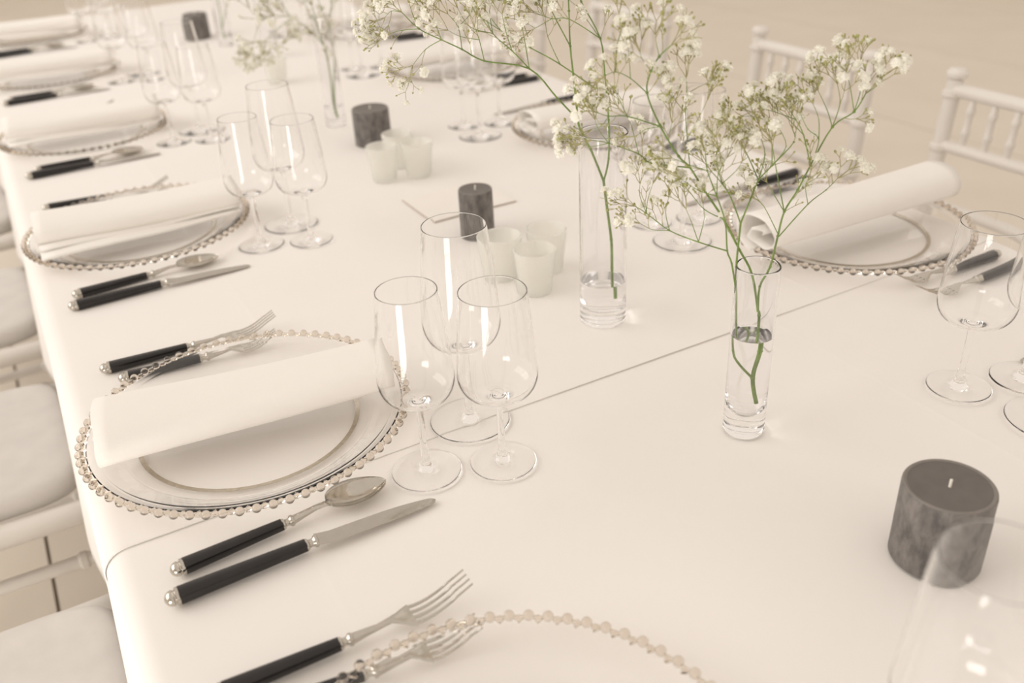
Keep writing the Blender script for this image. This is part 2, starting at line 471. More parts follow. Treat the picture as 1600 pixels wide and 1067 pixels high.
F0, F1 = make_fork(.205, .098, .0250, .017), make_fork(.180, .090, .0225, .014)
used = set()
def put(proto, x, y, rz, label, group):
    o = proto if proto.name not in used else copy_tree(proto)
    used.add(proto.name); o.location = (x, y, TOP + .0004); o.rotation_euler = (0, 0, rz); o['label'] = label; o['group'] = group
    return o

# ================================================================== NAPKINS
def napkin(x, y, rz, label, L, w0, h0, w1, h1, turns=2.2, flap=0.0, seed=1):
    """rolled napkin: spiral ribbon lofted along its length, from end 0 (diner side) to end 1"""
    rnd = random.Random(seed)
    N = 76; M = 22; V = []; F = []
    for i in range(M + 1):
        u = i / M; wd = w0 + (w1 - w0) * u; hg = h0 + (h1 - h0) * u
        sag = 1 - .06 * math.sin(PI * u)
        for k in range(N + 1):
            s = k / N; a = -PI * .56 - s * turns * 2 * PI     # start tucked under the front edge
            q = 1 - .80 * s ** .9
            c, sn = math.cos(a), math.sin(a)
            yy = wd / 2 * q * math.copysign(abs(c) ** .80, c); zz = hg / 2 * sag * q * math.copysign(abs(sn) ** .80, sn)
            zz += hg / 2 * sag - (1 - q) * hg * .08
            if s < .045: yy += 0; zz = max(zz, .0)
            V.append((L * (u - .5) + .004 * math.sin(k * .5) * (1 if i in (0, M) else 0) * s, yy + .0015 * math.sin(u * 5 + seed), zz + .0016))
    n = N + 1
    for i in range(M):
        for k in range(N): F.append((i * n + k, i * n + k + 1, (i + 1) * n + k + 1, (i + 1) * n + k))
    root = mesh_obj('napkin', V, F, 'napkin', None, True, 70, (x, y, TOP + .0205))
    root.rotation_euler[2] = rz
    md = root.modifiers.new('thickness', 'SOLIDIFY'); md.thickness = .0014; md.offset = 0
    tag(root, label, 'napkin', 'rolled white napkins')
    if flap > 0:                                # loose folded layers showing at the front edge
        for j, (ext, zz) in enumerate(((flap, .0015), (flap * .55, .0065))):
            V = []; F = []
            for i in range(15):
                u = i / 14
                for k in range(9):
                    s = k / 8; e = ext * (1 - .5 * u + .12 * math.sin(u * 6 + j))
                    a = s * 1.0
                    V.append((L * (u - .5) * .985, -(w0 + (w1 - w0) * u) * .44 - e * s + .012, zz + .004 * math.sin(PI * s) * (1 - u * .4) + .0025 * math.sin(u * 7 + j) * s))
            for i in range(14):
                for k in range(8): F.append((i * 9 + k, i * 9 + k + 1, (i + 1) * 9 + k + 1, (i + 1) * 9 + k))
            o = mesh_obj('folded_layer', V, F, 'napkin', root, True, 70)
            md = o.modifiers.new('thickness', 'SOLIDIFY'); md.thickness = .0022; md.offset = 1
    return root

# ================================================================== PLACE SETTINGS
XC = .553
LEFT = {-1: 'at the bottom picture edge', 0: 'at the front left place', 1: 'at the second left place', 2: 'at the third left place', 3: 'at the fourth left place', 4: 'at the farthest left place'}
RIGHT = {-1: 'at the right picture edge', 0: 'at the front right place', 1: 'at the second right place', 2: 'at the third right place', 3: 'at the fourth right place'}
def seat(side, k):
    cx = .130; cy = .829 + .613 * k
    if k == -1 and side == 'L': cx, cy = .144, .302
    if k == -1 and side == 'R': cx, cy = .130, .262
    place = (LEFT if side == 'L' else RIGHT)[k]
    def at(x, y):                                # offsets from the charger, in the diner's frame
        return (cx + x, cy + y) if side == 'L' else (2 * XC - cx - x, cy - y)
    rz = 0 if side == 'L' else PI
    rnd = random.Random(k * 7 + (0 if side == 'L' else 50))
    j = lambda s: rnd.uniform(-s, s) if not (side == 'L' and k == 0) else 0.0
    skip = set()
    if side == 'R' and k == -1: skip = {'charger', 'napkin', 'forks', 'spoon'}
    if side == 'L' and k == -1: skip = {'napkin', 'knife', 'spoon', 'glassL', 'glassR'}
    if 'charger' not in skip:
        charger(*at(0, 0), 'clear glass charger plate with beaded rim ' + place, (side == 'L' and k in (-1, 0, 1)) or (side == 'R' and k == 0))
    G = 'table cutlery'
    if 'knife' not in skip:
        put(K0, *at(-.129 + j(.004), -.214 + j(.004)), rz + (.018 if (side, k) == ('L', 0) else j(.03)), 'black-handled table knife ' + place, G)
    if 'spoon' not in skip:
        put(S0, *at(-.118 + j(.004), -.182 + j(.003)), rz + .075 + j(.03), 'black-handled dessert spoon ' + place, G)
    if 'forks' not in skip:
        dx = -.016 if k == -1 else 0
        put(F0, *at(-.119 + dx + j(.004), .202 + j(.003)), rz - .035 + j(.02), 'larger outer fork with black handle ' + place, G)
        put(F1, *at(-.104 + dx + j(.004), .168 + j(.003)), rz - .085 + j(.02), 'smaller inner fork with black handle ' + place, G)
    if 'napkin' not in skip:
        if side == 'R' and k == 0:
            napkin(*at(.012, .020), PI - .06, 'thick rolled white napkin ' + place, .325, .098, .070, .098, .058, 1.6, 0, 9)
        elif (side, k) == ('L', 0):
            napkin(*at(.002, -.002), -.135, 'rolled white napkin on the beaded plate ' + place, .285, .135, .044, .094, .048, 1.6, 0, 1)
        else:
            napkin(*at(.004, .0), rz - .06 + j(.04), 'rolled white napkin on the beaded plate ' + place, .29, .120, .046, .100, .046, 1.6, .045 if k == 1 and side == 'L' else .03, 20 + k)
    return at, place
for k in (0, 1, 2, 3, 4, -1):
    at, place = seat('L', k)
    if k == -1: wine('B', .357, .181, 'tall wine glass out of focus at the bottom right picture corner'); continue
    o = (0, 0) if k == 0 else (.022, .014)
    wine('L', *at(.122 + o[0], -.167 + o[1]), 'small wine glass closest to the plate ' + place)
    wine('R', *at(.190 + o[0], -.194 + o[1]), 'wide wine glass closest to the camera ' + place)
    wine('B', *at(.195 + o[0] * .5, -.115 + o[1]), 'tallest wine glass of the three ' + place)
for k in (0, 1, 2, 3, -1):
    at, place = seat('R', k)
    if k == -1:
        wine('R', .778, .488, 'wide wine glass with whole foot in view ' + place)
        wine('L', .846, .462, 'small wine glass beside the knife tip ' + place)
        wine('B', .800, .402, 'tall wine glass cut by the frame ' + place)
        continue
    wine('L', *at(.122, -.167), 'small wine glass closest to the plate ' + place)
    wine('R', *at(.190, -.194), 'wide wine glass farthest from the camera ' + place)
    wine('B', *at(.195, -.115), 'tallest wine glass of the three ' + place)

# ================================================================== CANDLES
def candle(x, y, r, h, label):
    t = thing('pillar_candle', label, 'candle', (x, y, TOP), 0, 'grey pillar candles')
    b = MB(); b.lathe([(0, 0), (r * .97, 0), (r, .001), (r * 1.0, h * .5), (r * .995, h - .003), (r * .985, h - .001), (r * .95, h), (r * .90, h - .0004)], 56)
    b.build('wax_body', 'candle_wax', t, True, 40)
    b = MB(); b.lathe([(r * .97, h - .0006), (r * .955, h + .0002), (r * .90, h + .0001), (r * .885, h - .0003), (r * .885, h - .004), (r * .97, h - .004)], 56); b.build('wax_rim', 'candle_rim', t, True, 40)['label'] = 'paler worn top edge'
    b = MB(); b.lathe([(r * .895, h - .0004), (r * .6, h - .0012), (r * .2, h - .0016), (0, h - .0016)], 48); b.build('wax_top', 'candle_top', t, True, 40)['label'] = 'smooth dark top'
    b = MB(); b.tube([(0, 0, h - .004), (.0002, 0, h), (.0006, .0002, h + .0052)], .0011, 8); b.build('wick', 'wick', t)['label'] = 'short white wick'
    return t
candle(.554, .336, .0350, .071, 'large grey pillar candle on the right in the foreground')
candle(.556, 1.137, .0248, .071, 'slim grey pillar candle standing in front of the flat white card')
candle(.598, 1.648, .0350, .068, 'grey pillar candle behind the pair of frosted tumblers')
candle(.560, 2.93, .035, .07, 'blurred grey pillar candle at the far end of the table')

# ================================================================== FROSTED TUMBLERS
def tumbler(x, y, label, rt=.0275, rb=.0205, h=.060):
    t = .0024
    P = [(0, 0), (rb - .002, 0), (rb, .0015), (rb + (rt - rb) * .5, h * .5), (rt, h - .001), (rt - t * .5, h), (rt - t, h - .001), (rb + (rt - rb) * .5 - t, h * .5), (rb - t + .0004, .008), (rb - t - .004, .0055), (0, .0055)]
    o = lathe_obj('frosted_tumbler', P, 'frosted_glass', None, 48, (x, y, TOP + .0002), 50)
    return tag(o, label, 'tumbler', 'frosted glass tumblers')
tumbler(.531, .928, 'frosted glass tumbler nearest the tall flower vase')
tumbler(.577, .975, 'frosted glass tumbler half hidden behind the nearest frosted tumbler')
tumbler(.517, .990, 'frosted glass tumbler seen through the wine glasses')
tumbler(.535, 1.442, 'left frosted tumbler of the group before the middle candle')
tumbler(.592, 1.425, 'right frosted tumbler of the group before the middle candle')
tumbler(.585, 1.492, 'rear frosted tumbler of the group before the middle candle')
tumbler(.588, 2.235, 'faint frosted tumbler left of the far vase')

# ================================================================== CARD
t = thing('card', 'flat white card lying behind the slim grey candle', 'card', (.5925, 1.2745, TOP))
b = MB(); b.box((0, 0, .0012), (.147, .116, .0022)); b.build('core', 'card_edge', t, False)
b = MB(); b.box((0, 0, .00245), (.1465, .1155, .0004)); b.build('face', 'card_white', t, False)

# ================================================================== VASES, WATER
def vase(x, y, r, h, label, wl, wlabel, zin, uround):
    t = .0018; ri = r - t
    P = [(0, 0), (r - .0015, 0), (r, .0015), (r, .0058), (r - .0006, .0066), (r, .0074), (r, h - .0008), (r - t * .5, h), (ri, h - .0008)]
    cav = []
    for k in range(9):
        a = PI / 2 * k / 8; cav.append((ri * math.cos(a), zin + uround * (1 - math.sin(a))))
    P += cav[:-1] + [(0, zin)]
    tag(lathe_obj('flower_vase', P, 'vase_glass', None, 64, (x, y, TOP + .0002), 50), label, 'vase', 'cylindrical glass flower vases')
    rw = ri + .0003
    W = [(0, zin - .0003)]
    for k in range(7, -1, -1):
        a = PI / 2 * k / 8; W.append((rw * math.cos(a), zin - .0003 + uround * (1 - math.sin(a))))
    W += [(rw, wl - .0003), (rw - .0004, wl), (rw - .0022, wl - .0012), (0, wl - .0015)]
    tag(lathe_obj('water', W, 'water', None, 64, (x, y, TOP + .0002), 40), wlabel, 'water', 'water in the vases')
vase(.545, .552, .0200, .178, 'slim clear cylinder vase in the foreground with flower stems', .108, 'clear water half filling the slim foreground vase', .020, .030)
vase(.560, .818, .0275, .232, 'tall clear cylinder vase with one green stem in shallow water', .054, 'shallow clear water in the tall vase', .017, .006)
vase(.580, 1.808, .0200, .215, 'clear vase with green stems behind the middle grey candle', .040, 'water at the bottom of the vase behind the middle candle', .012, .008)
vase(.660, 2.528, .0230, .18, 'blurred clear vase with a dark base ring', .030, 'water at the bottom of the blurred vase with dark ring', .012, .006)
vase(.600, 2.765, .0200, .20, 'faint far vase holding a single green stem', .035, 'water at the bottom of the faint far vase', .012, .008)

# ================================================================== FLOWERS
SPRIG_A = [
 (1.50,0,[[0.5501,0.547,0.0344],[0.5472,0.5499,0.0631],[0.553,0.5525,0.0903],[0.5541,0.5543,0.1235],[0.553,0.5553,0.1274]]),
 (1.10,0,[[0.5472,0.5499,0.0631],[0.5393,0.557,0.0786],[0.5357,0.5595,0.0898],[0.5323,0.5603,0.1174],[0.5299,0.5603,0.1493]]),
 (1.10,1,[[0.553,0.5553,0.1274],[0.554,0.5569,0.1522],[0.5616,0.5542,0.1706],[0.5669,0.5539,0.1995],[0.5713,0.5536,0.2217],[0.58,0.5491,0.2414],[0.5881,0.5454,0.2627],[0.6016,0.539,0.2954],[0.615,0.53,0.3081],[0.6218,0.5266,0.3226]]),
 (1.15,1,[[0.553,0.5553,0.1274],[0.5445,0.5582,0.1661],[0.533,0.5649,0.1912],[0.5191,0.5731,0.2212],[0.5038,0.5828,0.2483],[0.4927,0.5896,0.2689],[0.4843,0.5953,0.2793],[0.4706,0.6034,0.3053],[0.4597,0.6085,0.3339],[0.4601,0.6046,0.3522],[0.4634,0.5987,0.3643],[0.4685,0.5912,0.3733]]),
 (1.00,0,[[0.5299,0.5603,0.1493],[0.5288,0.5627,0.1763],[0.531,0.5639,0.2172]]),
 (0.90,1,[[0.5299,0.5603,0.1493],[0.5218,0.5614,0.1824],[0.5162,0.5621,0.1955],[0.5101,0.5605,0.2247],[0.5008,0.5627,0.2495],[0.4909,0.5653,0.2734],[0.4868,0.5643,0.2909]]),
 (0.80,1,[[0.531,0.5639,0.2172],[0.5389,0.5628,0.2377],[0.5485,0.5649,0.2524],[0.5596,0.5618,0.2642],[0.5774,0.5569,0.2828],[0.5784,0.5609,0.2928]]),
 (0.70,1,[[0.531,0.5639,0.2172],[0.5203,0.5668,0.2425],[0.5098,0.5675,0.2574],[0.5005,0.5706,0.2687]]),
 (0.60,1,[[0.5485,0.5649,0.2524],[0.5429,0.571,0.2692],[0.5382,0.5769,0.2827],[0.5341,0.5817,0.2963]]),
 (0.60,1,[[0.5485,0.5649,0.2524],[0.547,0.5585,0.2774],[0.537,0.5562,0.2965]]),
 (0.50,1,[[0.5596,0.5618,0.2642],[0.5596,0.5652,0.2843],[0.5584,0.5739,0.3018]]),
 (0.50,1,[[0.5596,0.5618,0.2642],[0.567,0.555,0.2815],[0.5615,0.5615,0.2987]]),
 (0.70,1,[[0.5162,0.5621,0.1955],[0.5011,0.5832,0.2003],[0.4872,0.6068,0.2066],[0.4755,0.6259,0.2197],[0.4695,0.6353,0.2248]]),
 (0.45,1,[[0.5011,0.5832,0.2003],[0.4975,0.5898,0.2179],[0.4963,0.5963,0.2281]]),
 (0.45,1,[[0.5011,0.5832,0.2003],[0.5026,0.5791,0.2232],[0.4991,0.578,0.2392]]),
 (0.45,1,[[0.4872,0.6068,0.2066],[0.4842,0.6094,0.2237],[0.4854,0.6073,0.2391]]),
 (0.40,1,[[0.4872,0.6068,0.2066],[0.4756,0.6158,0.207],[0.4647,0.6206,0.2143]]),
 (0.40,1,[[0.4755,0.6259,0.2197],[0.4759,0.625,0.2327],[0.4781,0.6212,0.2484]]),
 (0.40,1,[[0.4755,0.6259,0.2197],[0.4702,0.6289,0.2359],[0.4681,0.6265,0.2491]]),
 (0.50,1,[[0.5008,0.5627,0.2495],[0.4882,0.5728,0.2549],[0.4732,0.5804,0.2673]]),
 (0.50,1,[[0.5008,0.5627,0.2495],[0.5021,0.5644,0.2684],[0.5093,0.5636,0.281]]),
 (0.50,1,[[0.5191,0.5731,0.2212],[0.5059,0.5837,0.2299],[0.4923,0.5902,0.2487],[0.485,0.5947,0.2577]]),
 (0.45,1,[[0.4909,0.5653,0.2734],[0.4814,0.5745,0.2772],[0.4698,0.5856,0.2832]]),
 (0.70,1,[[0.4927,0.5896,0.2689],[0.4713,0.6159,0.2701],[0.4646,0.6245,0.2772],[0.4476,0.6455,0.2849],[0.438,0.6571,0.2866]]),
 (0.40,1,[[0.4646,0.6245,0.2772],[0.464,0.6366,0.302],[0.463,0.6447,0.3087]]),
 (0.40,1,[[0.4476,0.6455,0.2849],[0.4418,0.6528,0.2967],[0.4408,0.6562,0.3045]]),
 (0.40,1,[[0.4476,0.6455,0.2849],[0.4372,0.6559,0.2813],[0.4306,0.663,0.2831]]),
 (0.60,1,[[0.4706,0.6034,0.3053],[0.4463,0.617,0.3153],[0.4323,0.6237,0.3164],[0.4225,0.6288,0.3208]]),
 (0.40,1,[[0.4463,0.617,0.3153],[0.4406,0.6201,0.329],[0.4359,0.6207,0.3376]]),
 (0.35,1,[[0.4323,0.6237,0.3164],[0.4288,0.6288,0.3077],[0.4246,0.6368,0.3039]]),
 (0.50,1,[[0.4597,0.6085,0.3339],[0.4499,0.6183,0.3456],[0.4415,0.6271,0.3504],[0.4352,0.6335,0.3471]]),
 (0.40,1,[[0.4499,0.6183,0.3456],[0.4475,0.6171,0.362],[0.444,0.6143,0.3731]]),
 (0.50,1,[[0.4415,0.6271,0.3504],[0.4431,0.6289,0.3678],[0.4496,0.6311,0.3845],[0.4495,0.6347,0.394]]),
 (0.30,1,[[0.4496,0.6311,0.3845],[0.4549,0.6274,0.3942],[0.4537,0.6311,0.4003]]),
 (0.35,1,[[0.4601,0.6046,0.3522],[0.4551,0.6103,0.3621],[0.4542,0.6118,0.367]]),
 (0.35,1,[[0.4634,0.5987,0.3643],[0.4623,0.6019,0.3749],[0.463,0.604,0.3804]]),
 (0.50,1,[[0.4927,0.5896,0.2689],[0.4916,0.5935,0.2933],[0.4918,0.5977,0.3141],[0.4933,0.5995,0.3348],[0.4933,0.6008,0.3424]]),
 (0.35,1,[[0.4935,0.5993,0.3295],[0.4997,0.5933,0.3349],[0.5041,0.5892,0.3377]]),
 (0.35,1,[[0.4916,0.5935,0.2933],[0.4984,0.586,0.3155],[0.5012,0.5824,0.3264]]),
 (0.35,1,[[0.4918,0.5977,0.3141],[0.4842,0.6023,0.3251],[0.4792,0.6024,0.3339]]),
 (0.40,1,[[0.4843,0.5953,0.2793],[0.4787,0.6018,0.291],[0.4817,0.6023,0.3067]]),
 (0.35,1,[[0.4706,0.6034,0.3053],[0.4631,0.6126,0.3024],[0.4591,0.6204,0.2957]]),
 (0.60,1,[[0.5677,0.5532,0.1995],[0.5858,0.541,0.2295],[0.5969,0.533,0.2424],[0.6038,0.5283,0.2527]]),
 (0.35,1,[[0.5858,0.541,0.2295],[0.5822,0.5428,0.2457],[0.5824,0.541,0.252]]),
 (0.60,1,[[0.5713,0.5536,0.2217],[0.5559,0.5523,0.2631],[0.548,0.5513,0.2846]]),
 (0.45,1,[[0.5713,0.5536,0.2217],[0.5624,0.5626,0.2412],[0.5593,0.5657,0.248]]),
 (0.45,1,[[0.5677,0.5532,0.1995],[0.5568,0.5643,0.2271],[0.5506,0.5706,0.2343]]),
 (0.60,1,[[0.5881,0.5454,0.2627],[0.5785,0.5481,0.291],[0.57,0.5504,0.3051],[0.5615,0.5544,0.3176]]),
 (0.50,1,[[0.5881,0.5454,0.2627],[0.5879,0.5394,0.2869],[0.5771,0.5426,0.2975],[0.5688,0.545,0.312]]),
 (0.45,1,[[0.5879,0.5394,0.2869],[0.5882,0.5423,0.3036],[0.5878,0.5503,0.3154]]),
 (0.50,1,[[0.6016,0.539,0.2954],[0.5982,0.5438,0.3096],[0.5945,0.5526,0.3245]]),
 (0.50,1,[[0.6016,0.539,0.2954],[0.6065,0.5384,0.3147],[0.6076,0.5447,0.3292]]),
 (0.45,1,[[0.615,0.53,0.3081],[0.6086,0.5318,0.329],[0.6015,0.5317,0.3432]]),
 (0.45,1,[[0.615,0.53,0.3081],[0.6195,0.5301,0.3275],[0.6214,0.5369,0.3442]]),
 (0.40,1,[[0.6218,0.5266,0.3226],[0.627,0.5195,0.331],[0.6275,0.5161,0.3384]]),
 (0.45,1,[[0.57,0.5504,0.3051],[0.555,0.5602,0.3121],[0.5408,0.5643,0.317]]),
 (0.40,1,[[0.5584,0.5739,0.3018],[0.5515,0.5822,0.3039],[0.5478,0.5883,0.3032]]),
 (0.40,1,[[0.5785,0.5481,0.291],[0.5711,0.5593,0.3029],[0.5679,0.5696,0.3093]]),
 (0.35,1,[[0.5341,0.5817,0.2963],[0.5309,0.5855,0.2904],[0.5284,0.5902,0.2841]]),
 (0.40,1,[[0.5098,0.5675,0.2574],[0.5174,0.5598,0.2693],[0.5204,0.5564,0.2779]]),
 (0.40,1,[[0.5098,0.5675,0.2574],[0.505,0.5701,0.2746],[0.5029,0.5673,0.2895]]),
]
SPRIG_B = [
 (1.70,0,[[0.5671,0.8083,0.0323],[0.5669,0.8097,0.0698],[0.5666,0.811,0.1052],[0.564,0.8153,0.1408],[0.5604,0.8177,0.1753]]),
 (1.30,0,[[0.5604,0.8177,0.1753],[0.5474,0.8213,0.2103],[0.5343,0.8237,0.2374],[0.5312,0.8238,0.2485]]),
 (1.20,1,[[0.5604,0.8177,0.1753],[0.5663,0.8166,0.2004],[0.5709,0.8235,0.2412],[0.5718,0.8324,0.2879],[0.5714,0.8404,0.3249],[0.5589,0.8578,0.362],[0.5545,0.8665,0.3869]]),
 (1.20,1,[[0.5312,0.8238,0.2485],[0.5279,0.8241,0.2833],[0.5231,0.8241,0.3268],[0.5214,0.8228,0.3618],[0.5191,0.8216,0.3986]]),
 (1.00,1,[[0.5312,0.8238,0.2485],[0.5114,0.8338,0.2739],[0.4856,0.845,0.3061],[0.4449,0.8665,0.3164],[0.4251,0.8765,0.3294],[0.4071,0.8857,0.3401],[0.3877,0.8954,0.3521],[0.3734,0.9018,0.3692]]),
 (0.70,1,[[0.4856,0.845,0.3061],[0.4728,0.8572,0.3242],[0.46,0.8733,0.3409],[0.456,0.8803,0.3595]]),
 (0.55,1,[[0.4856,0.845,0.3061],[0.4791,0.8417,0.3386],[0.4727,0.8379,0.36]]),
 (0.55,1,[[0.4449,0.8665,0.3164],[0.4396,0.8647,0.3387],[0.4332,0.8603,0.3529]]),
 (0.50,1,[[0.4251,0.8765,0.3294],[0.4221,0.8756,0.3521],[0.4123,0.8766,0.3657]]),
 (0.50,1,[[0.4071,0.8857,0.3401],[0.3932,0.8966,0.3307],[0.3824,0.9087,0.314]]),
 (0.50,1,[[0.3877,0.8954,0.3521],[0.3742,0.9051,0.3512],[0.3633,0.9135,0.3483]]),
 (0.50,1,[[0.3877,0.8954,0.3521],[0.3827,0.8965,0.3669],[0.3795,0.8943,0.378]]),
 (0.40,1,[[0.3734,0.9018,0.3692],[0.3649,0.9075,0.3708],[0.3587,0.9112,0.3649]]),
 (0.50,1,[[0.4071,0.8857,0.3401],[0.4033,0.8896,0.3558],[0.3988,0.8958,0.368]]),
 (0.50,1,[[0.4728,0.8572,0.3242],[0.4678,0.8597,0.345],[0.465,0.8597,0.3611]]),
 (0.50,1,[[0.46,0.8733,0.3409],[0.4418,0.8876,0.3476],[0.4335,0.8975,0.3664]]),
 (0.50,1,[[0.46,0.8733,0.3409],[0.4607,0.8789,0.3622],[0.4665,0.8817,0.3705]]),
 (0.80,1,[[0.5707,0.8331,0.2672],[0.5387,0.8699,0.2979],[0.5171,0.894,0.3141],[0.4955,0.9181,0.331],[0.4849,0.9327,0.3518]]),
 (0.50,1,[[0.5387,0.8699,0.2979],[0.5273,0.8752,0.3277],[0.5244,0.8744,0.348]]),
 (0.50,1,[[0.5171,0.894,0.3141],[0.5089,0.8944,0.3407],[0.4956,0.8939,0.3621]]),
 (0.50,1,[[0.4955,0.9181,0.331],[0.4719,0.9305,0.3505],[0.4628,0.9334,0.3645]]),
 (0.60,1,[[0.5714,0.8404,0.3249],[0.5405,0.8519,0.3471],[0.5226,0.8586,0.3492],[0.5057,0.8649,0.357]]),
 (0.70,1,[[0.5231,0.8241,0.3268],[0.5147,0.8452,0.3597],[0.512,0.855,0.3775]]),
 (0.40,1,[[0.5714,0.8404,0.3249],[0.5554,0.8624,0.3573],[0.5439,0.8755,0.3681]]),
 (0.40,1,[[0.5226,0.8586,0.3492],[0.5097,0.8662,0.3415],[0.5035,0.8691,0.3386]]),
 (0.40,1,[[0.4396,0.8647,0.3387],[0.4255,0.8783,0.3418],[0.4179,0.8916,0.3472]]),
 (0.40,1,[[0.4221,0.8756,0.3521],[0.433,0.8679,0.3642],[0.436,0.8655,0.3733]]),
 (0.80,1,[[0.5191,0.8216,0.3986],[0.5178,0.8258,0.4218],[0.5154,0.833,0.4388]]),
 (0.70,1,[[0.5545,0.8665,0.3869],[0.5365,0.8679,0.4165],[0.5161,0.8711,0.4303]]),
]
SPRIG_C = [
 (1.70,1,[[0.5836,1.8068,0.0156],[0.5807,1.8078,0.0486],[0.5821,1.8073,0.1123],[0.5771,1.8089,0.1623],[0.5736,1.8206,0.1973],[0.5736,1.8311,0.2317]]),
 (1.50,1,[[0.5812,1.8076,0.0251],[0.5863,1.8092,0.0732],[0.5984,1.8139,0.1336],[0.5992,1.8204,0.1939],[0.6131,1.8213,0.2398],[0.6248,1.8216,0.2736]]),
 (1.00,1,[[0.5771,1.8089,0.1623],[0.5509,1.8118,0.1958],[0.522,1.8094,0.2178],[0.4931,1.8118,0.2271]]),
 (0.80,1,[[0.522,1.8094,0.2178],[0.4904,1.8208,0.1969],[0.4711,1.8293,0.1804]]),
 (0.80,1,[[0.522,1.8094,0.2178],[0.5083,1.8084,0.2487],[0.4979,1.8003,0.2736]]),
 (0.70,1,[[0.4931,1.8118,0.2271],[0.4642,1.8204,0.2239],[0.4502,1.8233,0.2426]]),
 (0.80,1,[[0.5736,1.8206,0.1973],[0.5605,1.8245,0.2283],[0.5532,1.8261,0.2583]]),
 (0.80,1,[[0.5992,1.8204,0.1939],[0.585,1.819,0.2318],[0.58,1.8062,0.2689]]),
 (0.60,1,[[0.4642,1.8204,0.2239],[0.4542,1.826,0.1952],[0.4458,1.8341,0.1714]]),
 (0.60,1,[[0.4931,1.8118,0.2271],[0.4735,1.8132,0.2524],[0.4635,1.8084,0.2712]]),
 (0.60,1,[[0.4711,1.8293,0.1804],[0.486,1.824,0.1671],[0.4981,1.8192,0.1722]]),
 (0.60,1,[[0.5736,1.8311,0.2317],[0.5451,1.8405,0.2576],[0.5356,1.8439,0.2699]]),
]
SPRIG_E = [
 (1.80,1,[[0.5998,2.765,0.0215],[0.5963,2.7658,0.0482],[0.5995,2.7651,0.0997],[0.5976,2.7655,0.1591],[0.599,2.7652,0.2087]]),
 (1.40,1,[[0.5963,2.7658,0.0482],[0.6212,2.7607,0.1061],[0.649,2.7554,0.1626]]),
 (1.00,1,[[0.5976,2.7655,0.1591],[0.5544,2.7965,0.2105],[0.529,2.8222,0.2272]]),
]
def blossom_mesh(seed):
    rnd = random.Random(seed); V = []; F = []
    for layer, (np_, tilt, ln) in enumerate(((6, .10, .0044), (6, .55, .0040), (5, 1.0, .0033), (4, 1.35, .0026))):
        for i in range(np_):
            a = 2 * PI * (i + .5 * layer) / np_ + rnd.uniform(-.25, .25); tl = tilt + rnd.uniform(-.15, .15); l = ln * rnd.uniform(.85, 1.15)
            d = Vector((math.cos(a) * math.cos(tl), math.sin(a) * math.cos(tl), math.sin(tl))); s = Vector((-math.sin(a), math.cos(a), 0))
            up = s.cross(d) * -1
            w = l * .44; n = len(V)
            V += [Vector((0, 0, .0006 * layer)), d * l * .55 + s * w * .8 + up * .0003, d * l * .55 - s * w * .8 + up * .0003,
                  d * l + s * w * .7 + up * rnd.uniform(-.0008, .0009), d * l * .92 + up * rnd.uniform(-.0004, .0006), d * l - s * w * .7 + up * rnd.uniform(-.0008, .0009)]
            F += [(n, n + 1, n + 4), (n, n + 4, n + 2), (n + 1, n + 3, n + 4), (n + 2, n + 4, n + 5)]
    me = bpy.data.meshes.new('blossom'); me.from_pydata([tuple(v) for v in V], [], F); me.materials.append(MAT['petal']); me.materials.append(MAT['calyx'])
    n0 = len(V)
    bm = bmesh.new(); bm.from_mesh(me)
    ring = [bm.verts.new((.0011 * math.cos(2 * PI * i / 6), .0011 * math.sin(2 * PI * i / 6), .0003)) for i in range(6)]
    core = bmesh.ops.create_icosphere(bm, subdivisions=1, radius=.0026, matrix=Matrix.Translation((0, 0, .0012)))
    for v in core['verts']: v.co += Vector((rnd.uniform(-.0004, .0004), rnd.uniform(-.0004, .0004), rnd.uniform(-.0004, .0004)))
    low = bm.verts.new((0, 0, -.0022))
    for i in range(6):
        f = bm.faces.new((ring[i], low, ring[(i + 1) % 6])); f.material_index = 1
    bm.to_mesh(me); bm.free()
    return me
BLOSSOMS = [blossom_mesh(s) for s in range(5)]
def rand_perp(d, rnd):
    while True:
        v = Vector((rnd.uniform(-1, 1), rnd.uniform(-1, 1), rnd.uniform(-1, 1))); v = v - d * v.dot(d)
        if v.length > .2: return v.normalized()
